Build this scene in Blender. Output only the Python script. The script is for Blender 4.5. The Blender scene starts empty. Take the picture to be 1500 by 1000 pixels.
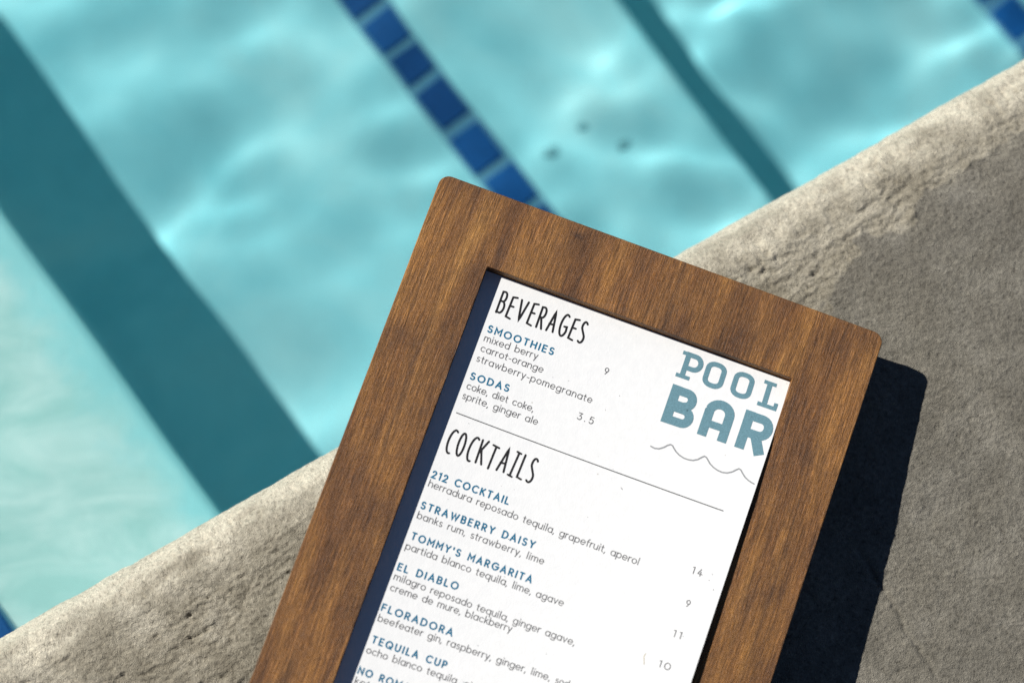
import bpy, bmesh, math, random
import numpy as np
from mathutils import Vector, Euler, Matrix

R = math.radians
scene = bpy.context.scene
col = scene.collection
random.seed(7)

# ------------------------------------------------------------------ camera
cam_d = bpy.data.cameras.new('camera')
cam = bpy.data.objects.new('camera', cam_d)
col.objects.link(cam)
scene.camera = cam
K = 10.0                                # one Blender unit is 10 cm here: everything below is in metres and scaled once at the end
scene.unit_settings.system = 'METRIC'
scene.unit_settings.scale_length = 1 / K
cam.location = (0.0, -0.27652 * K, 1.34594 * K)
cam.rotation_euler = (R(12), 0, 0)
cam_d.sensor_width = 36
cam_d.lens = 100
cam_d.clip_start = 0.05
cam_d.clip_end = 5000
cam_d.dof.use_dof = True
cam_d.dof.focus_distance = 1.343 * K
cam_d.dof.aperture_fstop = 3.7 / K
cam_d.dof.aperture_blades = 9

# ------------------------------------------------------------------ sky and sun
SUN_EL, SUN_AZ = 41.0, -30.4          # elevation, heading of the light on the ground
w = bpy.data.worlds.new('World')
scene.world = w
w.use_nodes = True
nt = w.node_tree
bg = nt.nodes['Background']
sky = nt.nodes.new('ShaderNodeTexSky')
sky.sky_type = 'NISHITA'
sky.sun_disc = False
sky.sun_elevation = R(SUN_EL)
sky.sun_rotation = R(59.6)
sky.air_density = 0.45
sky.dust_density = 0.0
sky.ozone_density = 1.6
sky.altitude = 1200
nt.links.new(sky.outputs[0], bg.inputs[0])
bg.inputs[1].default_value = 0.05

sun_d = bpy.data.lights.new('sun', 'SUN')
sun_d.energy = 5.0
sun_d.angle = R(0.5)
sun_d.color = (1.0, 0.965, 0.915)
sun = bpy.data.objects.new('sun', sun_d)
col.objects.link(sun)
sv = Vector((math.cos(R(SUN_AZ)) * math.cos(R(SUN_EL)), math.sin(R(SUN_AZ)) * math.cos(R(SUN_EL)), -math.sin(R(SUN_EL))))
sun.rotation_euler = sv.to_track_quat('-Z', 'Y').to_euler()
sun.location = (-2, 2, 3)
sun_d.cycles.is_caustics_light = True

scene.view_settings.view_transform = 'Standard'
scene.view_settings.look = 'None'
scene.view_settings.gamma = 1
scene.view_settings.use_curve_mapping = False
scene.view_settings.exposure = 0.25
scene.render.engine = 'CYCLES'
scene.cycles.use_denoising = True
scene.cycles.denoising_input_passes = 'RGB_ALBEDO_NORMAL'
scene.cycles.denoising_prefilter = 'NONE'
scene.cycles.max_bounces = 12
scene.cycles.transmission_bounces = 10
scene.cycles.diffuse_bounces = 5
scene.cycles.sample_clamp_indirect = 4
scene.cycles.blur_glossy = 0.5

# ------------------------------------------------------------------ helpers
def link(name, me, mat=None, parent=None):
    o = bpy.data.objects.new(name, me)
    col.objects.link(o)
    if mat is not None:
        me.materials.append(mat)
    if parent is not None:
        o.parent = parent
    return o

def mesh(name, verts, faces, smooth=False):
    me = bpy.data.meshes.new(name)
    me.from_pydata([tuple(v) for v in verts], [], faces)
    me.update()
    if smooth:
        me.polygons.foreach_set('use_smooth', [True] * len(me.polygons))
    return me

def grid_mesh(name, P, smooth=True, flip=False):
    """P: (n, m, 3) array of points"""
    n, m = P.shape[:2]
    me = bpy.data.meshes.new(name)
    idx = np.arange(n * m).reshape(n, m)
    a, b, c, d = idx[:-1, :-1], idx[1:, :-1], idx[1:, 1:], idx[:-1, 1:]
    q = np.stack([a, b, c, d] if not flip else [a, d, c, b], -1).reshape(-1)
    nf = (n - 1) * (m - 1)
    me.vertices.add(n * m)
    me.vertices.foreach_set('co', P.reshape(-1).astype(np.float32))
    me.loops.add(nf * 4)
    me.loops.foreach_set('vertex_index', q.astype(np.int32))
    me.polygons.add(nf)
    me.polygons.foreach_set('loop_start', np.arange(0, nf * 4, 4, dtype=np.int32))
    me.polygons.foreach_set('loop_total', np.full(nf, 4, dtype=np.int32))
    me.update(calc_edges=True)
    me.polygons.foreach_set('use_smooth', [smooth] * nf)
    me.update()
    return me

_rng = np.random.RandomState(3)
_perm = _rng.permutation(512)
_ang = _rng.rand(512) * 2 * np.pi
def gnoise(x, y, seed=0):
    xi, yi = np.floor(x).astype(int), np.floor(y).astype(int)
    xf, yf = x - xi, y - yi
    def g(ix, iy, dx, dy):
        h = _perm[(_perm[(ix + seed * 37) % 512] + iy) % 512]
        return np.cos(_ang[h]) * dx + np.sin(_ang[h]) * dy
    u = xf * xf * xf * (xf * (xf * 6 - 15) + 10)
    v = yf * yf * yf * (yf * (yf * 6 - 15) + 10)
    a = g(xi, yi, xf, yf) * (1 - u) + g(xi + 1, yi, xf - 1, yf) * u
    b = g(xi, yi + 1, xf, yf - 1) * (1 - u) + g(xi + 1, yi + 1, xf - 1, yf - 1) * u
    return (a * (1 - v) + b * v) * 1.5
def fbm(x, y, oct=4, seed=0, gain=0.5):
    r, a = 0, 1.0
    for k in range(oct):
        r = r + a * gnoise(x * 2 ** k, y * 2 ** k, seed + k * 5)
        a *= gain
    return r
def sstep(a, b, x):
    t = np.clip((x - a) / (b - a), 0, 1)
    return t * t * (3 - 2 * t)

class N:
    """small node helper"""
    def __init__(s, name):
        s.m = bpy.data.materials.new(name)
        s.m.use_nodes = True
        s.t = s.m.node_tree
        s.b = s.t.nodes.get('Principled BSDF')
        s.out = s.t.nodes.get('Material Output')
    def n(s, typ, **kw):
        x = s.t.nodes.new(typ)
        for k, v in kw.items():
            if k.startswith('i_'):
                x.inputs[k[2:].replace('_', ' ')].default_value = v
            else:
                setattr(x, k, v)
        return x
    def l(s, a, b):
        s.t.links.new(a, b)
    def coord(s, which='Object', scale=(1, 1, 1), rot=(0, 0, 0), loc=(0, 0, 0)):
        tc = s.n('ShaderNodeTexCoord')
        mp = s.n('ShaderNodeMapping')
        mp.inputs['Scale'].default_value = tuple(q / K for q in scale)
        mp.inputs['Rotation'].default_value = rot
        mp.inputs['Location'].default_value = loc
        s.l(tc.outputs[which], mp.inputs[0])
        return mp.outputs[0]
    def noise(s, vec, scale, detail=4, rough=0.5, dist=0.0):
        x = s.n('ShaderNodeTexNoise')
        x.inputs['Scale'].default_value = scale
        x.inputs['Detail'].default_value = detail
        x.inputs['Roughness'].default_value = rough
        x.inputs['Distortion'].default_value = dist
        s.l(vec, x.inputs['Vector'])
        return x.outputs['Fac']
    def ramp(s, fac, stops):
        x = s.n('ShaderNodeValToRGB')
        e = x.color_ramp.elements
        while len(e) < len(stops):
            e.new(0.5)
        for k, (p, c) in enumerate(stops):
            e[k].position = p
            e[k].color = (*c, 1) if len(c) == 3 else c
        s.l(fac, x.inputs[0])
        return x.outputs[0]
    def mix(s, fac, a, b, mode='MIX'):
        x = s.n('ShaderNodeMix', data_type='RGBA', blend_type=mode)
        for sock, v in ((x.inputs[0], fac), (x.inputs[6], a), (x.inputs[7], b)):
            if hasattr(v, 'is_linked') or isinstance(v, bpy.types.NodeSocket):
                s.l(v, sock)
            elif isinstance(v, (int, float)):
                sock.default_value = v
            else:
                sock.default_value = (*v, 1)
        return x.outputs[2]
    def math(s, op, a, b=None, c=None):
        x = s.n('ShaderNodeMath', operation=op)
        for k, v in enumerate((a, b, c)):
            if v is None:
                continue
            if isinstance(v, bpy.types.NodeSocket):
                s.l(v, x.inputs[k])
            else:
                x.inputs[k].default_value = v
        return x.outputs[0]
    def bump(s, h, dist, strength=1.0, normal=None):
        x = s.n('ShaderNodeBump')
        x.inputs['Distance'].default_value = dist * K
        x.inputs['Strength'].default_value = strength
        s.l(h, x.inputs['Height'])
        if normal is not None:
            s.l(normal, x.inputs['Normal'])
        return x.outputs[0]

# ------------------------------------------------------------------ materials
def concrete_material():
    k = N('weathered_concrete')
    v = k.coord('Object')
    at = k.n('ShaderNodeAttribute', attribute_name='skin')      # 1 = smooth trowelled skin, 0 = worn open surface
    ed = k.n('ShaderNodeAttribute', attribute_name='lip')       # 1 = worn lip by the water, sun-facing brightness put into its pale colour
    n1 = k.noise(v, 9, 5, .6)
    n2 = k.noise(v, 38, 8, .68)
    n3 = k.noise(v, 480, 5, .66)
    n4 = k.noise(v, 2300, 3, .7)
    worn = k.ramp(n2, [(.30, (.25, .222, .168)), (.5, (.41, .372, .290)), (.70, (.59, .548, .45))])
    skin = k.ramp(n2, [(.30, (.180, .167, .138)), (.52, (.250, .234, .196)), (.72, (.335, .316, .27))])
    c = k.mix(at.outputs['Fac'], worn, skin)
    c = k.mix(k.ramp(n1, [(.35, (0, 0, 0)), (.7, (1, 1, 1))]), c, k.mix(.35, c, (.30, .27, .205)))
    c = k.mix(k.math('MULTIPLY', ed.outputs['Fac'], .9), c, (.84, .78, .63))
    c = k.mix(.8, c, k.ramp(n3, [(.3, (.42, .41, .39)), (.44, (.95, .95, .94)), (.56, (1.08, 1.08, 1.07)), (.72, (1.6, 1.58, 1.54))]), 'MULTIPLY')
    c = k.mix(.35, c, k.ramp(n4, [(.3, (.5, .5, .5)), (.55, (1, 1, 1))]), 'MULTIPLY')
    k.l(c, k.b.inputs['Base Color'])
    k.b.inputs['Roughness'].default_value = .9
    k.b.inputs['Specular IOR Level'].default_value = .25
    h = k.math('ADD', k.math('MULTIPLY', n3, 1.0), k.math('MULTIPLY', n4, .45))
    k.l(k.bump(h, .0024), k.b.inputs['Normal'])
    return k.m

def wood_material(name, grain_axis='Y', dark=1.0, edge=False):
    k = N(name)
    # warp the coordinates a little so that the grain wanders
    v0 = k.coord('Object')
    wx = k.noise(k.coord('Object', (1, .35, 1)), 18, 2, .5)
    sep = k.n('ShaderNodeSeparateXYZ'); k.l(v0, sep.inputs[0])
    x = k.math('ADD', sep.outputs[0], k.math('MULTIPLY', k.math('SUBTRACT', wx, .5), .009))
    cmb = k.n('ShaderNodeCombineXYZ'); k.l(x, cmb.inputs[0]); k.l(sep.outputs[1], cmb.inputs[1]); k.l(sep.outputs[2], cmb.inputs[2])
    def st(sx, sy):
        mp = k.n('ShaderNodeMapping'); mp.inputs['Scale'].default_value = (sx, sy, sx); k.l(cmb.outputs[0], mp.inputs[0]); return mp.outputs[0]
    broad = k.noise(st(1, .16), 60, 5, .6)
    fib = k.noise(st(1, .05), 1000, 6, .75)
    fine = k.noise(st(1, .09), 2600, 3, .7)
    streak = k.noise(st(1, .02), 240, 3, .6)
    blot = k.noise(st(1, .6), 30, 5, .62, .5)
    c = k.ramp(broad, [(.28, (.088, .030, .0045)), (.45, (.175, .068, .0115)), (.6, (.275, .118, .022)), (.78, (.43, .208, .048))])
    c = k.mix(.9, c, k.ramp(fib, [(.30, (.30, .27, .22)), (.45, (.78, .77, .74)), (.56, (1.12, 1.12, 1.1)), (.70, (2.0, 2.05, 2.2))]), 'MULTIPLY')
    c = k.mix(.7, c, k.ramp(fine, [(.3, (.45, .43, .4)), (.52, (1, 1, 1)), (.72, (1.9, 1.95, 2.1))]), 'MULTIPLY')
    c = k.mix(.6, c, k.ramp(streak, [(.30, (.35, .31, .27)), (.42, (.95, .95, .95)), (.7, (1.15, 1.15, 1.15))]), 'MULTIPLY')
    c = k.mix(.8, c, k.ramp(blot, [(.32, (.46, .41, .36)), (.46, (.88, .87, .85)), (.56, (1.05, 1.05, 1.05)), (.72, (1.3, 1.3, 1.3))]), 'MULTIPLY')
    # pin knot in the top rail
    dist = k.n('ShaderNodeVectorMath', operation='DISTANCE')
    mk = k.n('ShaderNodeMapping'); mk.inputs['Scale'].default_value = (1, 1.7, 0); k.l(v0, mk.inputs[0])
    k.l(mk.outputs[0], dist.inputs[0]); dist.inputs[1].default_value = (.0700, -.0062 * 1.7, 0)
    kn = k.ramp(k.math('ADD', dist.outputs['Value'], k.math('MULTIPLY', k.math('SUBTRACT', blot, .5), .004)),
                [(0, (.25, .2, .15)), (.0022, (.3, .25, .2)), (.0042, (.95, .95, .95)), (.012, (1, 1, 1))])
    c = k.mix(.95, c, kn, 'MULTIPLY')
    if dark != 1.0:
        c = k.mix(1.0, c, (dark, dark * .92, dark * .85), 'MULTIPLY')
    k.l(c, k.b.inputs['Base Color'])
    k.l(k.ramp(fib, [(.3, (.6, .6, .6)), (.7, (.36, .36, .36))]), k.b.inputs['Roughness'])
    k.b.inputs['Specular IOR Level'].default_value = .4
    h = k.math('ADD', k.math('MULTIPLY', fib, 1.0), k.math('MULTIPLY', fine, .5))
    k.l(k.bump(h, .0010, .85), k.b.inputs['Normal'])
    return k.m

def paper_material():
    k = N('card_stock')
    v = k.coord('Object')
    n = k.noise(v, 260, 5, .6)
    f = k.noise(k.coord('Object', (1, .45, 1), (0, 0, .5)), 1400, 3, .6)
    c = k.mix(k.ramp(n, [(.3, (0, 0, 0)), (.7, (1, 1, 1))]), (.765, .775, .775), (.81, .815, .81))
    # a few specks of dirt
    vo = k.n('ShaderNodeTexVoronoi'); vo.inputs['Scale'].default_value = 95; k.l(v, vo.inputs['Vector'])
    spot = k.ramp(vo.outputs['Distance'], [(0, (1, 1, 1)), (.028, (1, 1, 1)), (.05, (0, 0, 0))])
    sel = k.ramp(k.noise(v, 30, 2, .5), [(.58, (0, 0, 0)), (.66, (1, 1, 1))])
    c = k.mix(k.math('MULTIPLY', k.math('MULTIPLY', spot, sel), .5), c, (.3, .26, .2))
    k.l(c, k.b.inputs['Base Color'])
    k.b.inputs['Roughness'].default_value = .75
    k.b.inputs['Specular IOR Level'].default_value = .3
    k.l(k.bump(k.math('ADD', n, k.math('MULTIPLY', f, .6)), .00014, .6), k.b.inputs['Normal'])
    return k.m

def ink(name, c, rough=.6, mottle=0.0):
    k = N(name)
    n = k.noise(k.coord('Object'), 1800, 3, .6)
    lo = tuple(min(1, x * (1 - mottle)) for x in c)
    hi = tuple(min(1, x * (1 + mottle) + .02 * mottle) for x in c)
    k.l(k.ramp(n, [(.35, lo), (.65, hi)]), k.b.inputs['Base Color'])
    k.b.inputs['Roughness'].default_value = rough
    k.b.inputs['Specular IOR Level'].default_value = .3
    return k.m

def plaster_material():
    k = N('pool_plaster')
    v = k.coord('Object')
    n1 = k.noise(v, 9, 5, .6, .4)
    n2 = k.noise(v, 45, 4, .6)
    n3 = k.noise(k.coord('Object', (1, 2.4, 1), (0, 0, R(-25))), 14, 5, .6, .8)
    c = k.ramp(n1, [(.3, (.33, .665, .725)), (.5, (.45, .755, .80)), (.7, (.60, .82, .835))])
    c = k.mix(.35, c, k.ramp(n2, [(.3, (.86, .86, .86)), (.6, (1, 1, 1))]), 'MULTIPLY')
    # the shallow shelf turns to a grey patch that stops short of its nosing
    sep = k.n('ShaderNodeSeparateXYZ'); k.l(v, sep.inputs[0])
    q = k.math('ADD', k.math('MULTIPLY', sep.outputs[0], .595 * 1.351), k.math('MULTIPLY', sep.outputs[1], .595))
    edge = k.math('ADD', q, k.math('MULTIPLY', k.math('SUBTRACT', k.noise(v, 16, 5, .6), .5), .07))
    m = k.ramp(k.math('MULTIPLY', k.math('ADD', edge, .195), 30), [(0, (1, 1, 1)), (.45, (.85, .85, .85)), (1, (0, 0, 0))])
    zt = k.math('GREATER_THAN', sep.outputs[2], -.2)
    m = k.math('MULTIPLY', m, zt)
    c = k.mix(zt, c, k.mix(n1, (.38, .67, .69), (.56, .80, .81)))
    c = k.mix(k.math('MULTIPLY', m, 1.0), c, k.mix(k.ramp(n3, [(.36, (0, 0, 0)), (.62, (1, 1, 1))]), (.58, .70, .66), (.87, .85, .81)))  # pale streaks put ripple light into the patch colour
    k.l(c, k.b.inputs['Base Color'])
    k.b.inputs['Roughness'].default_value = .8
    k.l(k.bump(n2, .002, .5), k.b.inputs['Normal'])
    return k.m

def tile_material():
    k = N('blue_tile_glaze')
    v = k.coord('Object')
    oi = k.n('ShaderNodeObjectInfo')
    c = k.mix(oi.outputs['Random'], (.003, .050, .185), (.006, .088, .29))
    c = k.mix(.3, c, k.ramp(k.noise(v, 200, 3, .6), [(.3, (.7, .7, .7)), (.7, (1.2, 1.2, 1.2))]), 'MULTIPLY')
    k.l(c, k.b.inputs['Base Color'])
    k.b.inputs['Roughness'].default_value = .3
    return k.m

def grout_material():
    k = N('tile_grout')
    n = k.noise(k.coord('Object'), 160, 4, .6)
    k.l(k.ramp(n, [(.3, (.11, .25, .36)), (.7, (.16, .31, .42))]), k.b.inputs['Base Color'])
    k.b.inputs['Roughness'].default_value = .85
    return k.m

def water_material():
    m = bpy.data.materials.new('pool_water')
    m.use_nodes = True
    t = m.node_tree
    t.nodes.clear()
    out = t.nodes.new('ShaderNodeOutputMaterial')
    gl = t.nodes.new('ShaderNodeBsdfGlass')
    gl.inputs['IOR'].default_value = 1.333
    gl.inputs['Roughness'].default_value = 0.0
    t.links.new(gl.outputs[0], out.inputs['Surface'])
    gl.inputs['Color'].default_value = (.80, .965, .97, 1)
    return m

def plain(name, c, rough=.8, scale=40, var=.15):
    k = N(name)
    n = k.noise(k.coord('Object'), scale, 5, .6)
    k.l(k.ramp(n, [(.3, tuple(x * (1 - var) for x in c)), (.7, tuple(min(1, x * (1 + var)) for x in c))]), k.b.inputs['Base Color'])
    k.b.inputs['Roughness'].default_value = rough
    k.l(k.bump(n, .002, .4), k.b.inputs['Normal'])
    return k.m

M_CONC = concrete_material()
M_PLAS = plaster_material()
M_TILE = tile_material()
M_GROUT = grout_material()
M_WATER = water_material()
M_DECK = plain('deck_concrete', (.25, .225, .17), .9, 25)

# ------------------------------------------------------------------ frames of reference
TH = R(30.0)
ES = Vector((math.cos(TH), math.sin(TH), 0))           # along the near edge of the pool
ET = Vector((math.sin(TH), -math.cos(TH), 0))          # from the water inland
O0 = Vector((-0.2425, -0.1293, 0))                     # a point on the lip
def st2w(s, t, z=0):
    p = O0 + ES * s + ET * t
    return Vector((p.x, p.y, z))
POOL_S0, POOL_S1, POOL_T = -2.4, 4.2, -3.6             # pool extent in that frame
WATER_Z = -0.08

# ------------------------------------------------------------------ near coping
def graded(a, f0, f1, b, fine, growth=1.12):
    """grid line positions: fine between f0 and f1, growing spacing out to a and b"""
    c = list(np.arange(f0, f1, fine))
    s, x = fine, c[-1]
    while x < b:
        s *= growth; x += s; c.append(min(x, b))
    s, x = fine, c[0]
    while x > a:
        s *= growth; x -= s; c.insert(0, max(x, a))
    return np.array(c)

FINE = 0.0008
NOSE = 0.026
TOPW = 0.36
ss = graded(POOL_S0 - .3, -.08, .62, POOL_S1 + .3, FINE)
arc = np.arange(0, 1.0001, 1 / 46) * (math.pi)         # bull nose, from the underside round to the top
tt = graded(NOSE, NOSE, .275, TOPW, FINE)
S, _ = np.meshgrid(ss, np.zeros(len(arc) + len(tt)), indexing='ij')
# profile: distance along it (v), position (t, z) and normal (nt, nz)
pt = np.concatenate([NOSE - NOSE * np.sin(arc), tt[1:]])
pz = np.concatenate([-NOSE - NOSE * np.cos(arc), np.zeros(len(tt) - 1)])
nt_ = np.concatenate([-np.sin(arc), np.zeros(len(tt) - 1)])
nz_ = np.concatenate([-np.cos(arc), np.ones(len(tt) - 1)])
pv = np.concatenate([NOSE - NOSE * (math.pi - arc), tt[1:]])
S = np.repeat(ss[:, None], len(pt), 1)
V = np.repeat(pv[None, :], len(ss), 0)
# edge of the trowelled skin that lies over the worn surface, as t against s
sk_s = [-9, -.10, .00, .06, .12, .18, .25, .30, .345, .40, .425, .455, .47, .52, .56, .60, .7, 9]
sk_t = [.115, .105, .098, .088, .10, .085, .09, .085, .080, .058, .062, .040, .046, .035, .040, .030, .04, .06]
skin_edge = np.interp(S, sk_s, sk_t) + .010 * fbm(S * 28, V * 28, 4, 2) + .0025 * fbm(S * 160, V * 160, 2, 4)
skin = sstep(-.0006, .0012, V - skin_edge)
flake_n = fbm(S * 11 + 3, V * 46, 5, 11, .55)
flake = sstep(.10, .14, flake_n) * (1 - skin)
flake2 = sstep(.22, .26, fbm(S * 19 + 9, V * 60 + 4, 5, 21, .55)) * (1 - skin)
rough = 1 - .78 * skin - .45 * flake
rough = np.clip(rough, .12, 1) * (.75 + .5 * sstep(-.2, .3, fbm(S * 20, V * 34, 3, 31)))
H = .0012 * fbm(S * 6, V * 6, 3, 41)
H += .0009 * skin + .0006 * flake + .0004 * flake2
# layered, torn surface of the worn strip: terraces that run along the lip
lay = fbm(S * 9 + 5, V * 34 + 2, 5, 101, .58) * 2.2
terr = np.floor(lay) + sstep(.0, .16, lay - np.floor(lay))
H += (1 - skin) * .00048 * terr
H += rough * .0007 * fbm(S * 62, V * 84, 3, 111, .6)
H += skin * .00030 * fbm(S * 95, V * 95, 3, 113, .6)
H += rough * .00068 * fbm(S * 150, V * 210, 4, 51, .66)
H += .00020 * fbm(S * 400, V * 440, 2, 61)
pmask = sstep(-.05, .35, fbm(S * 16, V * 40, 3, 73))
pits = fbm(S * 230, V * 290, 3, 71, .6)
H -= rough * (.25 + pmask) * .0011 * sstep(.28, .9, pits)
ridge = 1 - np.abs(fbm(S * 26, V * 95, 4, 81))
H += .0004 * rough * sstep(.86, .99, ridge)
H *= .35 + .65 * sstep(-.012, .02, V)
# long hairline crease and a shallow swale in the smooth part
def crease(s0, t0, s1, t1, depth, width, seed):
    global H
    d = np.array([s1 - s0, t1 - t0]); L = np.hypot(*d); d /= L
    a = (S - s0) * d[0] + (V - t0) * d[1]
    b = -(S - s0) * d[1] + (V - t0) * d[0] + .0022 * fbm(a * 60, a * 0, 3, seed)
    H -= depth * np.exp(-(b / width) ** 2) * sstep(-.01, .01, a) * (1 - sstep(L - .02, L, a))
crease(.372, .176, .372, .250, .0011, .0011, 91)
crease(.385, .172, .455, .178, .0008, .006, 93)
crease(.43, .10, .52, .135, .0005, .004, 95)
lipw = np.exp(-np.clip(V - .004, 0, 9) ** 2 / .016 ** 2) * (V > -.2)
H *= np.clip(1 - 0 * V, 0, 1)
fade = sstep(-.06, -.02, V)
H = H * (.25 + .75 * fade) + .0010 * fbm(S * 12, V * 5, 2, 97) * np.exp(-(V / .03) ** 2)
Tt = pt[None, :] + nt_[None, :] * H
Zz = pz[None, :] + nz_[None, :] * H
P = np.stack([O0.x + ES.x * S + ET.x * Tt, O0.y + ES.y * S + ET.y * Tt, Zz], -1)
me = grid_mesh('pool_coping', P, True, flip=False)
at = me.attributes.new('skin', 'FLOAT', 'POINT'); at.data.foreach_set('value', skin.reshape(-1).astype(np.float32))
lip = np.clip(np.exp(-np.clip(V + .006 + .02 * fbm(S * 40, V * 80, 4, 99) * 1.0, 0, 9) ** 2 / .027 ** 2), 0, 1)
at = me.attributes.new('lip', 'FLOAT', 'POINT'); at.data.foreach_set('value', lip.reshape(-1).astype(np.float32))
near_coping = link('pool_coping', me, M_CONC)
near_coping['kind'] = 'structure'

# the other three sides of the pool and the paving round it, out of the picture
def coping_run(s0, t0, s1, t1, out):
    """plain bull-nosed run between two points of the (s,t) frame, 'out' points away from the water"""
    prof = [(NOSE - NOSE * math.sin(a), -NOSE - NOSE * math.cos(a)) for a in np.linspace(0, math.pi, 12)] + [(TOPW, 0), (TOPW, -2 * NOSE)]
    vs = []
    for (s, t) in ((s0, t0), (s1, t1)):
        for (a, z) in prof:
            vs.append(st2w(s + out[0] * a, t + out[1] * a, z))
    n = len(prof)
    fs = [(i, (i + 1) % n, n + (i + 1) % n, n + i) for i in range(n)]
    o = link('pool_coping', mesh('coping_run', vs, fs), M_CONC)
    o['kind'] = 'structure'
coping_run(POOL_S0 - TOPW, POOL_T, POOL_S1 + TOPW, POOL_T, (0, -1))
coping_run(POOL_S0, POOL_T, POOL_S0, -.002, (-1, 0))
coping_run(POOL_S1, POOL_T, POOL_S1, -.002, (1, 0))
B = 120
i0, i1, i2, i3 = POOL_S0 - TOPW, POOL_S1 + TOPW, POOL_T - TOPW, TOPW
vs, fs = [], []
for (a, b, c, d) in ((-B, -B, B, i2), (-B, i3, B, B), (-B, i2, i0, i3), (i1, i2, B, i3)):
    k = len(vs)
    vs += [st2w(a, b, -.004), st2w(c, b, -.004), st2w(c, d, -.004), st2w(a, d, -.004)]
    fs.append((k + 3, k + 2, k + 1, k))
deck = link('ground', mesh('ground', vs, fs), M_DECK)
deck['kind'] = 'structure'

# ------------------------------------------------------------------ pool shell
STEP_A = R(-53.5)
DD = Vector((math.cos(STEP_A), math.sin(STEP_A), 0))   # along the step edges
NN = Vector((-DD.y, DD.x, 0))                          # across them, towards deep water
Z1, Z2, Z3 = -.150, -.410, -.600
Q1, Q2, Q3, Q4 = -.1545, .2265, .61, .95
prof = []
def nosing(q, ztop, zbot, r=.007):
    for a in np.linspace(0, math.pi / 2, 14):
        prof.append((q - r + r * math.sin(a), ztop - r + r * math.cos(a)))
    for a in np.linspace(0, math.pi / 2, 5):
        prof.append((q + .006 - .006 * math.cos(a), zbot + .006 - .006 * math.sin(a)))
prof.append((-3.8, Z1))
nosing(Q1, Z1, Z2); nosing(Q2, Z2, Z3); nosing(Q3, Z3, -.79); nosing(Q4, -.79, -1.15)
prof.append((6.0, -1.15))
vs = []
for d in (1.4, -6.0):
    for (q, z) in prof:
        p = NN * q + DD * d
        vs.append((p.x, p.y, z))
n = len(prof)
fs = [(i, i + 1, n + i + 1, n + i) for i in range(n - 1)]
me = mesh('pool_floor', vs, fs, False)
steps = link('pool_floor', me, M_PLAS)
steps['kind'] = 'structure'
steps.data.set_sharp_from_angle(angle=R(50)) if hasattr(steps.data, 'set_sharp_from_angle') else None
# walls of the basin
wi = .03
c4 = [(POOL_S0 - wi, POOL_T - wi), (POOL_S1 + wi, POOL_T - wi), (POOL_S1 + wi, wi), (POOL_S0 - wi, wi)]
vs = [st2w(a, b, z) for z in (-.045, -1.3) for (a, b) in c4]
fs = [(i, (i + 1) % 4, 4 + (i + 1) % 4, 4 + i) for i in range(4)]
wall = link('pool_wall', mesh('pool_wall', vs, fs), M_PLAS)
wall['kind'] = 'structure'

# ------------------------------------------------------------------ blue trim tiles on the treads
def rounded_tile(l, wd, h):
    bm = bmesh.new()
    bmesh.ops.create_cube(bm, size=1)
    bmesh.ops.scale(bm, vec=(l, wd, h), verts=bm.verts)
    bmesh.ops.bevel(bm, geom=[e for e in bm.edges if all(v.co.z > 0 for v in e.verts) or abs(e.verts[0].co.z - e.verts[1].co.z) > h / 2],
                    offset=.0012, segments=1, affect='EDGES')
    me = bpy.data.meshes.new('tile')
    bm.to_mesh(me); bm.free()
    me.materials.append(M_TILE)
    return me
tile_meshes = [rounded_tile(.0268, .0222, .006), rounded_tile(.0300, .0225, .006), rounded_tile(.0235, .0218, .006)]
def tile_row(q, z, d0, d1, turn=0.0, pivot=-.2):
    # the row runs along the step edge, turned a little about a point of it
    A = STEP_A + R(turn)
    D2 = Vector((math.cos(A), math.sin(A), 0)); N2 = Vector((-D2.y, D2.x, 0))
    base = NN * q + DD * pivot - D2 * pivot
    bed = bmesh.new()
    bmesh.ops.create_cube(bed, size=1)
    bmesh.ops.scale(bed, vec=(d1 - d0, .0255, .004), verts=bed.verts)
    me = bpy.data.meshes.new('grout'); bed.to_mesh(me); bed.free()
    g = link('grout', me, M_GROUT, steps)
    g.location = base + D2 * ((d0 + d1) / 2) + Vector((0, 0, z + .0002))
    g.rotation_euler = (0, 0, A)
    d = d0 + .02
    rr = random.Random(int(q * 1000) + 5)
    k = 0
    while d < d1 - .02:
        kind = rr.choice([0, 0, 1, 2])
        l = (.0268, .0300, .0235)[kind]
        o = bpy.data.objects.new('tile', tile_meshes[kind])
        col.objects.link(o)
        o.parent = steps
        o.location = base + N2 * rr.uniform(-.0006, .0006) + D2 * (d + l / 2) + Vector((0, 0, z + .0012 + rr.uniform(-.0003, .0004)))
        o.rotation_euler = (rr.uniform(-.01, .01), rr.uniform(-.01, .01), A + rr.uniform(-.03, .03))
        d += l + .0056
        k += 1
tile_row(.1015, Z2, -.62, .12, .9, -.165)
tile_row(-.2885, Z1, -.30, .16)
tile_row(.462, Z3, -.62, .10, 1.6, -.05)

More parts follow.
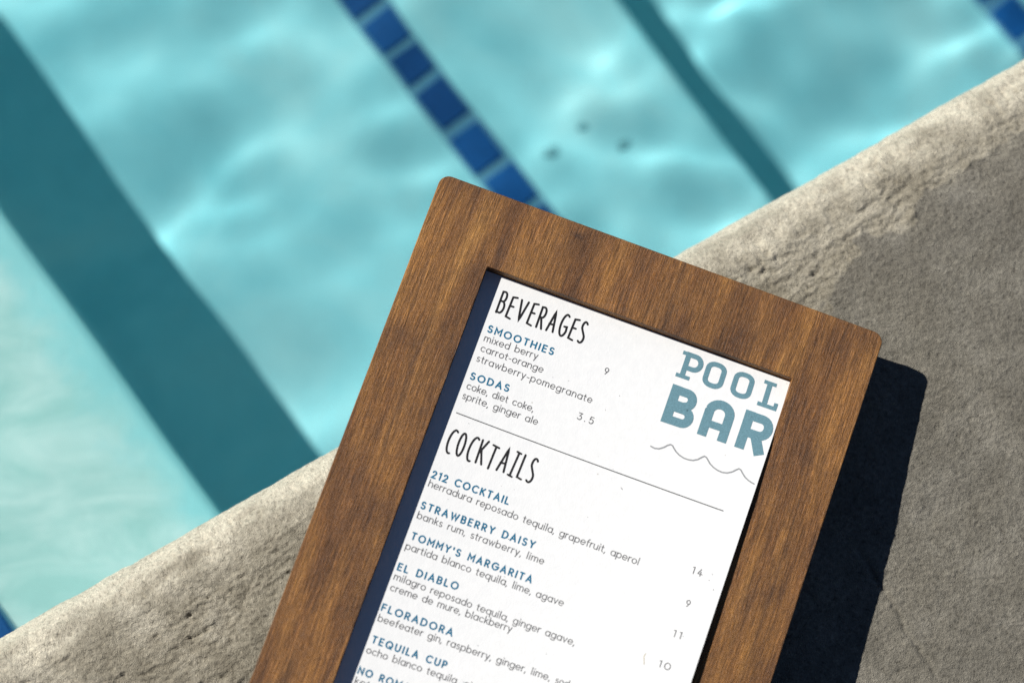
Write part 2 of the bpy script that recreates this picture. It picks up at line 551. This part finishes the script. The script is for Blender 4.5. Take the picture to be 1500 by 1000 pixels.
# ------------------------------------------------------------------ water
gs = graded(POOL_S0 - .02, -.45, .80, POOL_S1 + .02, .0024, 1.07)
gt = -graded(-.02, -.02, 1.0, -POOL_T + .02, .0024, 1.07)[::-1]
S2, T2 = np.meshgrid(gs, gt, indexing='ij')
X = O0.x + ES.x * S2 + ET.x * T2
Y = O0.y + ES.y * S2 + ET.y * T2
rw = np.random.RandomState(5)
Hw = np.zeros_like(X)
curv = curs = 0.0
Hs = np.zeros_like(X)
for k in range(22):
    lam = .032 * (2.0 ** rw.rand())
    a = R(-63 + 180 * (k % 2) + rw.normal() * 38)
    kk = 2 * math.pi / lam
    amp = (lam / .1) ** 2
    curs += (amp * kk * kk) ** 2 / 2
    Hs += amp * np.sin(kk * (X * math.cos(a) + Y * math.sin(a)) + rw.rand() * 6.28)
gust = .55 + .45 * np.clip(gnoise(X * 5, Y * 5, 3) * 2, -1, 1)
for k in range(30):
    lam = .068 * (3.6 ** rw.rand())
    a = R(-63 + 180 * (k % 2) + rw.normal() * 26)
    kk = 2 * math.pi / lam
    amp = (lam / .1) ** 1.75
    curv += (amp * kk * kk) ** 2 / 2
    Hw += amp * np.sin(kk * (X * math.cos(a) + Y * math.sin(a)) + rw.rand() * 6.28)
Zw = WATER_Z + Hw * (1.2 / math.sqrt(curv)) + Hs * gust * (1.35 / math.sqrt(curs))
top = np.stack([X, Y, Zw], -1)
me = grid_mesh('water', top, True, flip=False)
n_, m_ = X.shape
bm = bmesh.new(); bm.from_mesh(me)
bm.verts.ensure_lookup_table()
loop = [i * m_ for i in range(n_)] + [(n_ - 1) * m_ + j for j in range(1, m_)] + [i * m_ + m_ - 1 for i in range(n_ - 2, -1, -1)] + [j for j in range(m_ - 2, 0, -1)]
top_v = [bm.verts[i] for i in loop]
low = [bm.verts.new((v.co.x, v.co.y, -1.4)) for v in top_v]
L = len(loop)
for i in range(L):
    f = bm.faces.new((top_v[i], low[i], low[(i + 1) % L], top_v[(i + 1) % L]))
    f.smooth = False
bm.faces.new(low).smooth = False
bmesh.ops.recalc_face_normals(bm, faces=bm.faces)
for e in bm.edges:
    if len(e.link_faces) == 2 and (e.link_faces[0].smooth != e.link_faces[1].smooth):
        e.smooth = False
bm.to_mesh(me); bm.free()
water = link('water', me, M_WATER)
water['kind'] = 'structure'
water.cycles.is_caustics_caster = True
for o in [steps, wall] + list(steps.children):
    o.cycles.is_caustics_receiver = True
#BOARD
# ------------------------------------------------------------------ the framed menu
M_WOOD = wood_material('stained_walnut_ply')
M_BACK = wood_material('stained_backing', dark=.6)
M_PAPER = paper_material()
INK_BLACK = ink('ink_black', (.012, .012, .014))
INK_BLUE = ink('ink_blue', (.006, .140, .255), mottle=.2)
INK_GREY = ink('ink_grey', (.115, .115, .12), mottle=.2)
INK_RULE = ink('ink_rule', (.055, .06, .065))
INK_LOGO = ink('ink_logo', (.125, .250, .300), mottle=.16)
INK_WAVE = ink('ink_wave', (.28, .29, .30))
INK_SPECK = ink('dried_splash', (.52, .47, .33), mottle=.2)

BW, BH = .22356, .330
OL, OR_, OT, OB = .03537, .22356 - .03502, .03566, .2945
board = bpy.data.objects.new('framed_menu', None)
col.objects.link(board)
board.location = (-.03302, .08220, .04241)
board.rotation_euler = (-.06811, .07170, -.34380)
board['label'] = 'drinks menu card in a dark stained wooden frame lying across the pool edge'
board['category'] = 'framed menu'
board.empty_display_size = .05

def rrect(x0, x1, y0, y1, r, n=10):
    pts = []
    for (cx, cy, a0) in ((x1 - r, y1 - r, 0), (x0 + r, y1 - r, 90), (x0 + r, y0 + r, 180), (x1 - r, y0 + r, 270)):
        for k in range(n):
            a = R(a0 + 90 * k / (n - 1))
            pts.append((cx + r * math.cos(a), cy + r * math.sin(a)))
    return pts
def loft(name, rings, closed=True):
    vs = [p for r in rings for p in r]
    n = len(rings[0]); m = len(rings)
    fs = []
    for j in range(m if closed else m - 1):
        for i in range(n):
            a, b = j * n + i, j * n + (i + 1) % n
            c, d = ((j + 1) % m) * n + (i + 1) % n, ((j + 1) % m) * n + i
            fs.append((a, b, c, d))
    return mesh(name, vs, fs)
def ring(x0, x1, v0, v1, r, z):
    return [(x, y, z) for (x, y) in rrect(x0, x1, -v1, -v0, r)]
FT = .0068
rings = []
for (ins, z) in ((.0003, -FT), (0, -FT + .0003), (0, -.00055), (.00012, -.0002), (.00035, -.00004), (.0007, 0)):
    rings.append(ring(ins, BW - ins, ins, BH - ins, .0052 - ins, z))
for (ins, z) in ((.0003, 0), (.00008, -.00008), (0, -.0003), (0, -FT)):
    rings.append(ring(OL - ins, OR_ + ins, OT - ins, OB + ins, .0004 + ins, z))
fme = loft('frame', rings)
frame = link('frame', fme, M_WOOD, board)

bk = rrect(.0015, BW - .0015, -BH + .0015, -.0015, .005)
vs = [(x, y, z) for z in (-FT - .00002, -FT - .004) for (x, y) in bk]
n = len(bk)
bme = mesh('backing_panel', vs, [tuple(range(n)), tuple(range(2 * n - 1, n - 1, -1))] + [(i, n + i, n + (i + 1) % n, (i + 1) % n) for i in range(n)])
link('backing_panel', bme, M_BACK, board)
# battens on the back that hold the menu clear of the coping
BM = Matrix.Translation(board.location) @ Euler(board.rotation_euler).to_matrix().to_4x4()
BI = BM.inverted()
def batten(u0, u1, v0, v1):
    vs = []
    for z in (-FT - .00401,):
        for (u, v) in ((u0, v0), (u1, v0), (u1, v1), (u0, v1)):
            vs.append(Vector((u, -v, z)))
    for q in list(vs):
        wq = BM @ q
        wq.z = .0012
        vs.append(BI @ wq)
    me = mesh('batten', [tuple(q) for q in vs], [(0, 1, 2, 3), (7, 6, 5, 4), (0, 4, 5, 1), (1, 5, 6, 2), (2, 6, 7, 3), (3, 7, 4, 0)])
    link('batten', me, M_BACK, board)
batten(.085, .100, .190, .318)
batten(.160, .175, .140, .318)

# the printed card: tucked under on the left, springing up over the frame on the right
def card_z(u, v):
    u, v = np.asarray(u, float), np.asarray(v, float)
    k = np.clip((u - .036) / (.1885 - .036), 0, 1.1)
    zr = np.interp(v, [.036, .05, .07, .10, .20, .30], [-.0052, -.0012, .0010, .0020, .0035, .0042])
    return -.0064 + (zr + .0064) * k ** 1.9
gu = np.linspace(OL + .0002, OR_ - .00005, 110)
gv = np.linspace(OT + .0003, OB - .0003, 170)
U, Vv = np.meshgrid(gu, gv, indexing='ij')
Pt = np.stack([U, -Vv, card_z(U, Vv)], -1)
cme = grid_mesh('card', Pt, True, flip=True)
bm = bmesh.new(); bm.from_mesh(cme)
ext = bmesh.ops.extrude_face_region(bm, geom=bm.faces[:])
bmesh.ops.translate(bm, vec=(0, 0, -.00035), verts=[g for g in ext['geom'] if isinstance(g, bmesh.types.BMVert)])
bmesh.ops.recalc_face_normals(bm, faces=bm.faces)
for e in bm.edges:
    if len(e.link_faces) == 2 and e.calc_face_angle(0) > 1:
        e.smooth = False
bm.to_mesh(cme); bm.free()
card = link('card', cme, M_PAPER, board)
card['label'] = 'white printed card with beverages and cocktails, right edge curling over the frame'

# ------------------------------------------------------------------ lettering (flat print drawn with strokes)
def arcp(cx, cy, rx, ry, a0, a1, n=None):
    n = n or max(4, int(abs(a1 - a0) / 14))
    return [(cx + rx * math.cos(R(a0 + (a1 - a0) * k / n)), cy + ry * math.sin(R(a0 + (a1 - a0) * k / n))) for k in range(n + 1)]
def circ(cx, cy, rx, ry):
    return arcp(cx, cy, rx, ry, 0, 360, 24)
LOW = {   # advance, strokes; x-height = 1
 'a': (1.0, [circ(.5, .5, .5, .5), [(1, 1), (1, 0)]]),
 'b': (1.0, [[(0, 1.55), (0, 0)], circ(.5, .5, .5, .5)]),
 'c': (.9, [arcp(.5, .5, .5, .5, 42, 318)]),
 'd': (1.0, [circ(.5, .5, .5, .5), [(1, 1.55), (1, 0)]]),
 'e': (1.0, [[(.02, .5), (1.0, .5)] + arcp(.5, .5, .5, .5, 0, 318)[1:]]),
 'f': (.5, [[(.2, 0), (.2, 1.2)] + arcp(.5, 1.2, .3, .33, 180, 85)[1:], [(-.06, .95), (.5, .95)]]),
 'g': (1.0, [circ(.5, .5, .5, .5), [(1, 1), (1, .02)] + arcp(.5, -.02, .5, .46, 0, -150)[1:]]),
 'h': (.86, [[(0, 1.55), (0, 0)], [(0, .5)] + arcp(.43, .56, .43, .44, 180, 0) + [(.86, 0)]]),
 'i': (.12, [[(.06, 1), (.06, 0)], [(.06, 1.32), (.06, 1.46)]]),
 'k': (.7, [[(0, 1.55), (0, 0)], [(.66, 1), (0, .38)], [(.24, .6), (.72, 0)]]),
 'l': (.12, [[(.06, 1.55), (.06, 0)]]),
 'm': (1.44, [[(0, 1), (0, 0)], [(0, .5)] + arcp(.36, .62, .36, .38, 180, 0) + [(.72, 0)], [(.72, .62)] + arcp(1.08, .62, .36, .38, 180, 0)[1:] + [(1.44, 0)]]),
 'n': (.86, [[(0, 1), (0, 0)], [(0, .5)] + arcp(.43, .56, .43, .44, 180, 0) + [(.86, 0)]]),
 'o': (1.0, [circ(.5, .5, .5, .5)]),
 'p': (1.0, [[(0, 1), (0, -.5)], circ(.5, .5, .5, .5)]),
 'q': (1.0, [circ(.5, .5, .5, .5), [(1, 1), (1, -.5)]]),
 'r': (.46, [[(0, 1), (0, 0)], [(0, .5)] + arcp(.42, .56, .42, .44, 180, 80)]),
 's': (.62, [arcp(.32, .74, .27, .26, 35, 250, 12) + arcp(.32, .26, .30, .26, 75, -150, 12)]),
 't': (.5, [[(.2, 1.36), (.2, .24)] + arcp(.44, .24, .24, .24, 180, 275)[1:], [(-.08, .97), (.5, .97)]]),
 'u': (.86, [[(0, 1), (0, .44)] + arcp(.43, .44, .43, .44, 180, 360)[1:], [(.86, 1), (.86, 0)]]),
 'v': (.84, [[(0, 1), (.42, 0), (.84, 1)]]),
 'w': (1.3, [[(0, 1), (.34, 0), (.65, .95), (.96, 0), (1.3, 1)]]),
 'x': (.8, [[(0, 1), (.8, 0)], [(.8, 1), (0, 0)]]),
 'y': (.84, [[(0, 1), (.42, .04)], [(.84, 1), (.24, -.5)]]),
 ',': (.08, [[(.08, .1), (-.06, -.26)]]),
 '-': (.5, [[(0, .5), (.5, .5)]]),
}
CAP = {   # cap height = 1
 'A': (.80, [[(0, 0), (.40, 1), (.80, 0)], [(.14, .33), (.66, .33)]]),
 'B': (.60, [[(0, 0), (0, 1), (.32, 1)] + arcp(.32, .76, .24, .24, 80, -80, 8) + [(0, .52)], [(.32, .52)] + arcp(.34, .26, .27, .26, 85, -85, 8) + [(0, 0)]]),
 'C': (.84, [arcp(.5, .5, .5, .5, 48, 312)]),
 'D': (.78, [[(0, 0), (0, 1), (.28, 1)] + arcp(.28, .5, .50, .5, 88, -88, 14) + [(0, 0)]]),
 'E': (.52, [[(.52, 1), (0, 1), (0, 0), (.52, 0)], [(0, .52), (.46, .52)]]),
 'F': (.50, [[(.50, 1), (0, 1), (0, 0)], [(0, .5), (.44, .5)]]),
 'G': (.92, [arcp(.5, .5, .5, .5, 45, 360) + [(.56, .5)]]),
 'H': (.72, [[(0, 0), (0, 1)], [(.72, 0), (.72, 1)], [(0, .51), (.72, .51)]]),
 'I': (.0, [[(0, 0), (0, 1)]]),
 'J': (.4, [[(.4, 1), (.4, .2)] + arcp(.2, .2, .2, .2, 0, -140)]),
 'K': (.62, [[(0, 0), (0, 1)], [(.58, 1), (0, .38)], [(.2, .58), (.64, 0)]]),
 'L': (.48, [[(0, 1), (0, 0), (.48, 0)]]),
 'M': (.88, [[(0, 0), (0, 1), (.44, .36), (.88, 1), (.88, 0)]]),
 'N': (.74, [[(0, 0), (0, 1), (.74, 0), (.74, 1)]]),
 'O': (1.0, [circ(.5, .5, .5, .5)]),
 'P': (.56, [[(0, 0), (0, 1), (.28, 1)] + arcp(.28, .72, .28, .28, 85, -85, 8) + [(0, .44)]]),
 'Q': (1.0, [circ(.5, .5, .5, .5), [(.62, .30), (.96, -.04)]]),
 'R': (.60, [[(0, 0), (0, 1), (.28, 1)] + arcp(.28, .73, .28, .27, 85, -85, 8) + [(0, .46)], [(.26, .46), (.60, 0)]]),
 'S': (.58, [arcp(.29, .75, .26, .25, 35, 255, 12) + arcp(.29, .26, .29, .26, 75, -150, 12)]),
 'T': (.62, [[(0, 1), (.62, 1)], [(.31, 1), (.31, 0)]]),
 'U': (.72, [[(0, 1), (0, .36)] + arcp(.36, .36, .36, .36, 180, 360)[1:] + [(.72, 1)]]),
 'V': (.78, [[(0, 1), (.39, 0), (.78, 1)]]),
 'W': (1.18, [[(0, 1), (.30, 0), (.59, .95), (.88, 0), (1.18, 1)]]),
 'Y': (.72, [[(0, 1), (.36, .46), (.72, 1)], [(.36, .46), (.36, 0)]]),
 "'": (.0, [[(0, 1), (0, .72)]]),
 '0': (.74, [circ(.37, .5, .37, .5)]),
 '1': (.24, [[(0, .92), (.22, 1), (.22, 0)]]),
 '2': (.56, [arcp(.28, .72, .27, .28, 165, -35, 10) + [(0, 0), (.58, 0)]]),
 '3': (.56, [[(.04, 1), (.52, 1), (.24, .6)] + arcp(.27, .31, .29, .31, 95, -150, 12)]),
 '4': (.64, [[(.40, 0), (.40, .62)], [(.36, 1), (0, .28), (.64, .28)]]),
 '5': (.56, [[(.50, 1), (.10, 1), (.05, .56)] + arcp(.27, .33, .29, .33, 125, -150, 14)]),
 '9': (.56, [circ(.28, .70, .28, .30), [(.55, .62), (.18, 0)]]),
 '.': (.02, [[(0, 0), (0, .07)]]),
}
TALL = dict(CAP)   # the thin hand-drawn capitals of the two headings
TALL.update({
 'B': (.60, [[(.04, -.02), (.0, 1), (.26, 1.02)] + arcp(.28, .78, .26, .24, 70, -70, 8) + [(.05, .56)], [(.3, .56)] + arcp(.30, .28, .34, .28, 80, -80, 8) + [(.0, .03)]]),
 'O': (.62, [circ(.31, .5, .31, .5)]),
 'C': (.58, [arcp(.40, .5, .40, .52, 62, 285)]),
 'G': (.66, [arcp(.40, .5, .40, .52, 60, 330) + [(.70, .46), (.42, .44)]]),
 'S': (.52, [arcp(.32, .77, .26, .25, 40, 200, 10) + [(.22, .56), (.40, .42)] + arcp(.24, .22, .30, .24, 30, -130, 10)]),
 'I': (.44, [[(.02, 1.03), (.44, 1.0)], [(.24, 1), (.20, 0)], [(0, 0), (.44, -.03)]]),
 'T': (.64, [[(0, 1.02), (.64, .98)], [(.34, 1), (.28, -.03)]]),
 'E': (.48, [[(.5, 1.02), (.03, .98), (0, .02), (.50, -.02)], [(0, .55), (.42, .56)]]),
 'L': (.46, [[(.05, 1.04), (0, .02), (.46, -.02)]]),
 'A': (.72, [[(0, -.02), (.40, 1.02), (.72, 0)], [(.1, .34), (.60, .36)]]),
 'K': (.62, [[(.03, -.02), (0, 1)], [(.60, 1.03), (.03, .42)], [(.18, .58), (.62, -.02)]]),
 'R': (.60, [[(.03, -.02), (0, 1), (.24, 1.02)] + arcp(.26, .76, .28, .26, 80, -80, 8) + [(.03, .5)], [(.22, .5), (.60, -.03)]]),
})

def ribbon(pts, wd, closed=False, cap=True):
    """flat strip of width wd along pts with mitred joints; returns 2D verts and faces"""
    P = [Vector(p) for p in pts]
    if not closed and (P[0] - P[-1]).length < 1e-7 and len(P) > 3:
        closed = True
    if closed and (P[0] - P[-1]).length < 1e-7:
        P = P[:-1]
    n = len(P); h = wd / 2
    vs, fs = [], []
    for i, p in enumerate(P):
        a = (p - P[i - 1]) if (i > 0 or closed) else (P[1] - p)
        b = (P[(i + 1) % n] - p) if (i < n - 1 or closed) else a
        a, b = a.normalized(), b.normalized()
        na, nb = Vector((-a.y, a.x)), Vector((-b.y, b.x))
        m = na + nb
        if m.length < 1e-4:
            m = na
        m = m.normalized()
        k = h / max(.45, m.dot(na))
        vs += [p + m * k, p - m * k]
    for i in range(n if closed else n - 1):
        j = (i + 1) % n
        fs.append((2 * i, 2 * i + 1, 2 * j + 1, 2 * j))
    if cap and not closed:
        for (p, q, e) in ((P[0], P[1], 0), (P[-1], P[-2], n - 1)):
            d = (p - q).normalized(); a0 = math.atan2(d.y, d.x)
            k = len(vs); c = [p + Vector((math.cos(a0 + t), math.sin(a0 + t))) * h for t in (-math.pi / 4, 0, math.pi / 4)]
            vs += c
            l, r = (2 * e, 2 * e + 1) if e else (2 * e + 1, 2 * e)
            fs.append((r, k, k + 1, k + 2, l))
    return vs, fs

def print_mesh(name, strokes, mat, cap=True, label=None, clip_u=None, lift=.00009, du=0.0, dv=0.0):
    """strokes: list of (points in board mm (u,v), width mm)"""
    vs, fs = [], []
    for i, (pts, wd) in enumerate(strokes):
        q = [pts[0]]
        for a_, b_ in zip(pts, pts[1:]):                   # short pieces, so that the print follows the bent card
            nn = max(1, int(math.hypot(b_[0] - a_[0], b_[1] - a_[1]) / 1.6))
            q += [(a_[0] + (b_[0] - a_[0]) * j / nn, a_[1] + (b_[1] - a_[1]) * j / nn) for j in range(1, nn + 1)]
        v2, f2 = ribbon([((p[0] + du) / 1000, (p[1] + dv) / 1000) for p in q], wd / 1000, cap=cap)
        k = len(vs)
        for p in v2:
            u = min(p.x, clip_u) if clip_u else p.x
            vs.append((u, -p.y, float(card_z(u, p.y)) + lift + (i % 5) * 3e-6))
        fs += [tuple(k + j for j in f) for f in f2]
    me = mesh(name, vs, fs)
    bm = bmesh.new(); bm.from_mesh(me)
    for f in bm.faces:
        f.normal_update()
        if f.normal.z < 0:
            f.normal_flip()
    bm.to_mesh(me); bm.free()
    o = link(name, me, mat, card)
    if label:
        o['label'] = label
    return o

def set_text(kind, txt, p0, p1, h):
    font = LOW if kind == 'BODY' else TALL if kind == 'BEV' else CAP
    xs = {'BODY': .93, 'ITEM': .92, 'BEV': .43, 'NUM': .95}[kind]
    wd = {'BODY': .38, 'ITEM': .72, 'BEV': .98, 'NUM': .40}[kind]
    name = {'BODY': 'description_line', 'ITEM': 'item_title', 'BEV': 'section_heading', 'NUM': 'price'}[kind]
    mat = {'BODY': INK_GREY, 'ITEM': INK_BLUE, 'BEV': INK_BLACK, 'NUM': INK_GREY}[kind]
    space = {'BODY': .58, 'ITEM': .34, 'BEV': .3, 'NUM': .3}[kind]
    # natural advance, then the tracking that makes the line as long as the printed one
    adv = [(space if c == ' ' else font[c][0]) * xs * h for c in txt]
    L = math.hypot(p1[0] - p0[0], p1[1] - p0[1])
    gap = (L - sum(adv)) / max(1, len(txt) - 1)
    lo, hi = {'BODY': (.34, .46), 'ITEM': (.2, .55), 'BEV': (.1, .6), 'NUM': (.15, .6)}[kind]
    f = 1.0
    if gap < lo * h or gap > hi * h:                       # letters a little narrower or wider instead
        gap = min(max(gap, lo * h), hi * h)
        f = (L - gap * max(1, len(txt) - 1)) / max(1e-6, sum(adv))
        f = min(max(f, .75), 1.3)
    dx, dy = (p1[0] - p0[0]) / L, (p1[1] - p0[1]) / L
    if kind == 'NUM':
        dx, dy = 1, .004
    rr = random.Random(len(txt) * 7 + int(p0[1]))
    x = 0; st = []
    for c, a in zip(txt, adv):
        if c != ' ':
            jy = rr.uniform(-.05, .04) * h if kind == 'BEV' else 0
            sk = rr.uniform(-.03, .05) if kind == 'BEV' else 0
            sy = rr.uniform(.96, 1.04) if kind == 'BEV' else 1
            for s in font[c][1]:
                pts = []
                for (gx, gy) in s:
                    lx = x + gx * xs * h * f + sk * gy * h
                    ly = gy * h * sy + jy
                    pts.append((p0[0] + lx * dx + ly * dy, p0[1] + lx * dy - ly * dx))
                st.append((pts, wd))
        x += a * f + gap
    print_mesh(name, st, mat)['kind'] = 'stuff'

LINES = [
    ('BEV', 'BEVERAGES', (46.44, 53.51), (89.51, 53.36), 10.29),
    ('ITEM', 'SMOOTHIES', (45.98, 63.79), (78.4, 63.69), 3.14),
    ('BODY', 'mixed berry', (45.86, 68.65), (72.18, 68.35), 2.19),
    ('BODY', 'carrot-orange', (45.98, 73.78), (76.73, 73.59), 2.19),
    ('BODY', 'strawberry-pomegranate', (45.82, 79.07), (103.1, 79.51), 2.19),
    ('ITEM', 'SODAS', (46.0, 88.16), (64.56, 87.76), 3.1),
    ('BODY', 'coke, diet coke,', (45.89, 93.19), (78.72, 92.89), 2.18),
    ('BODY', 'sprite, ginger ale', (45.68, 98.31), (82.62, 98.24), 2.17),
    ('BEV', 'COCKTAILS', (46.4, 124.87), (89.02, 125.24), 11.08),
    ('ITEM', '212 COCKTAIL', (44.97, 138.71), (82.44, 138.49), 3.18),
    ('BODY', 'herradura reposado tequila, grapefruit, aperol', (44.92, 143.24), (148.27, 145.09), 2.2),
    ('ITEM', 'STRAWBERRY DAISY', (45.22, 154.11), (100.41, 154.0), 3.15),
    ('BODY', 'banks rum, strawberry, lime', (45.08, 159.09), (107.04, 159.64), 2.18),
    ('ITEM', "TOMMY'S MARGARITA", (45.92, 169.18), (104.55, 169.7), 3.13),
    ('BODY', 'partida blanco tequila, lime, agave', (44.96, 174.47), (121.86, 174.98), 2.17),
    ('ITEM', 'EL DIABLO', (44.93, 184.86), (73.73, 184.24), 3.12),
    ('BODY', 'milagro reposado tequila, ginger agave,', (44.81, 189.64), (132.6, 190.47), 2.16),
    ('BODY', 'creme de mure, blackberry', (44.95, 194.98), (103.55, 194.33), 2.15),
    ('ITEM', 'FLORADORA', (44.47, 205.05), (78.59, 205.24), 3.09),
    ('BODY', 'beefeater gin, raspberry, ginger, lime,', (44.53, 210.19), (127.32, 209.52), 2.14),
    ('ITEM', 'TEQUILA CUP', (45.42, 220.42), (80.95, 220.16), 3.06),
    ('BODY', 'soda', (130.31, 209.62), (138.84, 209.58), 2.13),
    ('BODY', 'ginger', (91.64, 225.11), (104.44, 224.99), 2.13),
    ('BODY', 'ocho blanco tequila,', (44.59, 225.73), (88.69, 225.17), 2.13),
    ('ITEM', 'NO ROMANCE', (44.32, 235.79), (78.69, 235.89), 3.05),
    ('BODY', 'ketel one,', (44.47, 240.7), (67.82, 240.48), 2.11),
    ('NUM', '9', (104.19, 63.92), (106.93, 63.97), 3.12),
    ('NUM', '3.5', (99.36, 88.95), (106.97, 88.45), 3.17),
    ('NUM', '14', (172.9, 140.58), (177.59, 140.8), 3.22),
    ('NUM', '9', (175.04, 156.1), (177.69, 156.18), 3.07),
    ('NUM', '11', (173.83, 171.35), (177.75, 171.31), 3.06),
    ('NUM', '10', (172.09, 186.86), (177.36, 186.5), 3.04),
]
for a in LINES:
    set_text(*a)

print_mesh('rule', [([(45.3, 105.79), (177.57, 107.74)], .46)], INK_RULE, cap=False)

# POOL in slab capitals, BAR in heavy rounded capitals, a line of waves under them
def oct_o(x0, x1, y0, y1, w_):
    x0 += w_ / 2; x1 -= w_ / 2; y0 += w_ / 2; y1 -= w_ / 2
    rx, ry = (x1 - x0) * .42, (y1 - y0) * .24
    p = []
    for (cx, cy, a0) in ((x1 - rx, y0 + ry, -90), (x1 - rx, y1 - ry, 0), (x0 + rx, y1 - ry, 90), (x0 + rx, y0 + ry, 180)):
        p += arcp(cx, cy, rx, ry, a0, a0 + 90, 5)
    return p + [p[0]]
w1 = 2.5
pool = [
    ([(139.9, 52.6), (139.9, 41.3)], w1), ([(136.9, 52.75), (143.7, 52.75)], 1.9), ([(136.9, 41.05), (139.0, 41.05)], 1.9),
    ([(138.8, 41.15), (143.2, 41.15)] + arcp(143.6, 44.55, 3.1, 3.4, -85, 85, 10) + [(143.2, 47.95), (140.4, 47.95)], w1),
    (oct_o(149.3, 159.5, 40.0, 53.5, w1), w1),
    (oct_o(163.2, 173.4, 40.1, 53.6, w1), w1),
    ([(180.6, 41.9), (180.6, 52.4)], w1), ([(177.6, 41.05), (183.7, 41.05)], 1.9),
    ([(177.4, 52.9), (186.9, 52.9)], 2.0), ([(186.0, 52.1), (186.0, 50.0)], 1.9)]
for (i0, i1) in ((0, 4), (4, 5), (5, 6), (6, 10)):
    print_mesh('logo_letter', pool[i0:i1], INK_LOGO, cap=False, du=-.75, dv=-.4)
bar = [
    # B
    ([(139.7, 57.6), (139.7, 77.0)], 4.6),
    ([(140.6, 59.85), (145.4, 59.85)] + arcp(145.6, 63.2, 3.0, 3.35, -85, 80, 9) + [(145.0, 66.9), (140.6, 66.9)], 4.3),
    ([(140.6, 68.3), (146.2, 68.3)] + arcp(146.6, 71.6, 3.1, 3.25, -85, 85, 9) + [(146.0, 74.85), (140.6, 74.85)], 4.2),
    # A
    ([(157.6, 77.0), (157.6, 63.9)] + arcp(162.5, 64.2, 4.9, 4.5, 180, 360, 14) + [(167.4, 64.5), (167.4, 77.0)], 4.5),
    ([(158.6, 70.4), (166.4, 70.4)], 3.6),
    # R
    ([(176.0, 57.6), (176.0, 77.0)], 4.6),
    ([(177.0, 59.9), (182.4, 59.9)] + arcp(182.8, 64.1, 3.6, 4.15, -85, 85, 10) + [(182.4, 68.35), (177.0, 68.35)], 4.4),
    ([(181.7, 69.0), (185.9, 77.2)], 4.9),
]
for (i0, i1) in ((0, 3), (3, 5), (5, 8)):
    print_mesh('logo_letter', bar[i0:i1], INK_LOGO, cap=False, du=-.95, dv=-.35, clip_u=.18845)
wv = []
k0 = [(136.9, 90.0), (138.8, 90.35), (140.8, 89.9), (142.8, 88.5), (144.2, 86.9), (145.3, 86.1), (146.4, 86.3), (147.4, 87.3)]
wv += k0 + [(148.8, 88.5), (150.9, 89.6), (153.2, 90.2), (155.5, 90.25), (157.6, 89.8), (159.6, 88.6), (161.0, 87.0), (162.0, 86.1), (163.0, 86.3), (164.1, 87.3)]
wv += [(165.6, 88.7), (167.6, 89.8), (169.8, 90.5), (172.2, 90.7), (174.4, 90.2), (176.5, 88.9), (178.0, 87.3), (179.0, 86.4), (180.0, 86.7), (181.2, 87.9), (182.8, 89.3), (184.6, 90.2), (186.4, 90.8), (187.8, 91.0)]
print_mesh('wave_line', [(wv, .66)], INK_WAVE, du=-.8, dv=-.35)
print_mesh('dried_splash', [([(164.9, 183.1), (164.5, 184.6), (165.1, 186.2), (165.7, 188.0)], .34)], INK_SPECK)
sp = []
rs = random.Random(4)
for _ in range(26):
    u, v = rs.uniform(50, 186), rs.uniform(55, 240)
    sp.append(([(u, v), (u + rs.uniform(.15, .4), v + rs.uniform(-.2, .2))], rs.uniform(.12, .26)))
for (u, v) in ((181.9, 137.8), (181.4, 141.0), (184.6, 144.6), (129.9, 113.6), (129.4, 113.2)):
    sp.append(([(u, v), (u + .35, v + .1)], .28))
print_mesh('dirt_speck', sp, INK_RULE)['kind'] = 'stuff'

# ------------------------------------------------------------------ small solid spots standing in for bubble shadows on the pool tread
M_SPECK = plain('shadow_spot_grey', (.26, .46, .50), .7, 300, .4)
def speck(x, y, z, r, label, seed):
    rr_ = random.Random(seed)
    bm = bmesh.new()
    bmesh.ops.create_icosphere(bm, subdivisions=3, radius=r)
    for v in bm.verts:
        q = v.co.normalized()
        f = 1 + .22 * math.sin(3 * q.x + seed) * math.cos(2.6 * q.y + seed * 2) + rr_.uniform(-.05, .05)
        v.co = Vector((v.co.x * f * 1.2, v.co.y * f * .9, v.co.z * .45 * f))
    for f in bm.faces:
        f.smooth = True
    me = bpy.data.meshes.new('shadow_spot'); bm.to_mesh(me); bm.free()
    o = link('shadow_spot', me, M_SPECK)
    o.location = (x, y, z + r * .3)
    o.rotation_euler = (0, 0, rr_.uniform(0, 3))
    o['label'] = label; o['category'] = 'shadow_spot'; o['group'] = 'tiny spots for bubble shadows on the pool floor'
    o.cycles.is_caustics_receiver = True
speck(.0229, .1964, Z2, .0038, 'tiny grey spot for a bubble shadow under water just right of the blue tile row, nearest the frame', 1)
speck(.0665, .2006, Z2, .0034, 'tiny grey spot for a bubble shadow under water nearest the step edge, rightmost of three', 2)
speck(.0416, .2123, Z2, .0028, 'faintest tiny spot for a bubble shadow under water between the other two, farthest from the frame', 3)

# ------------------------------------------------------------------ metres to scene units
#SCALE
bpy.context.view_layer.update()
done = set()
SM = Matrix.Scale(K, 4)
for o in bpy.data.objects:
    if o is cam:
        continue
    o.location = o.location * K
    if o.type == 'MESH' and o.data.name not in done:
        done.add(o.data.name)
        o.data.transform(SM)
        o.data.update()
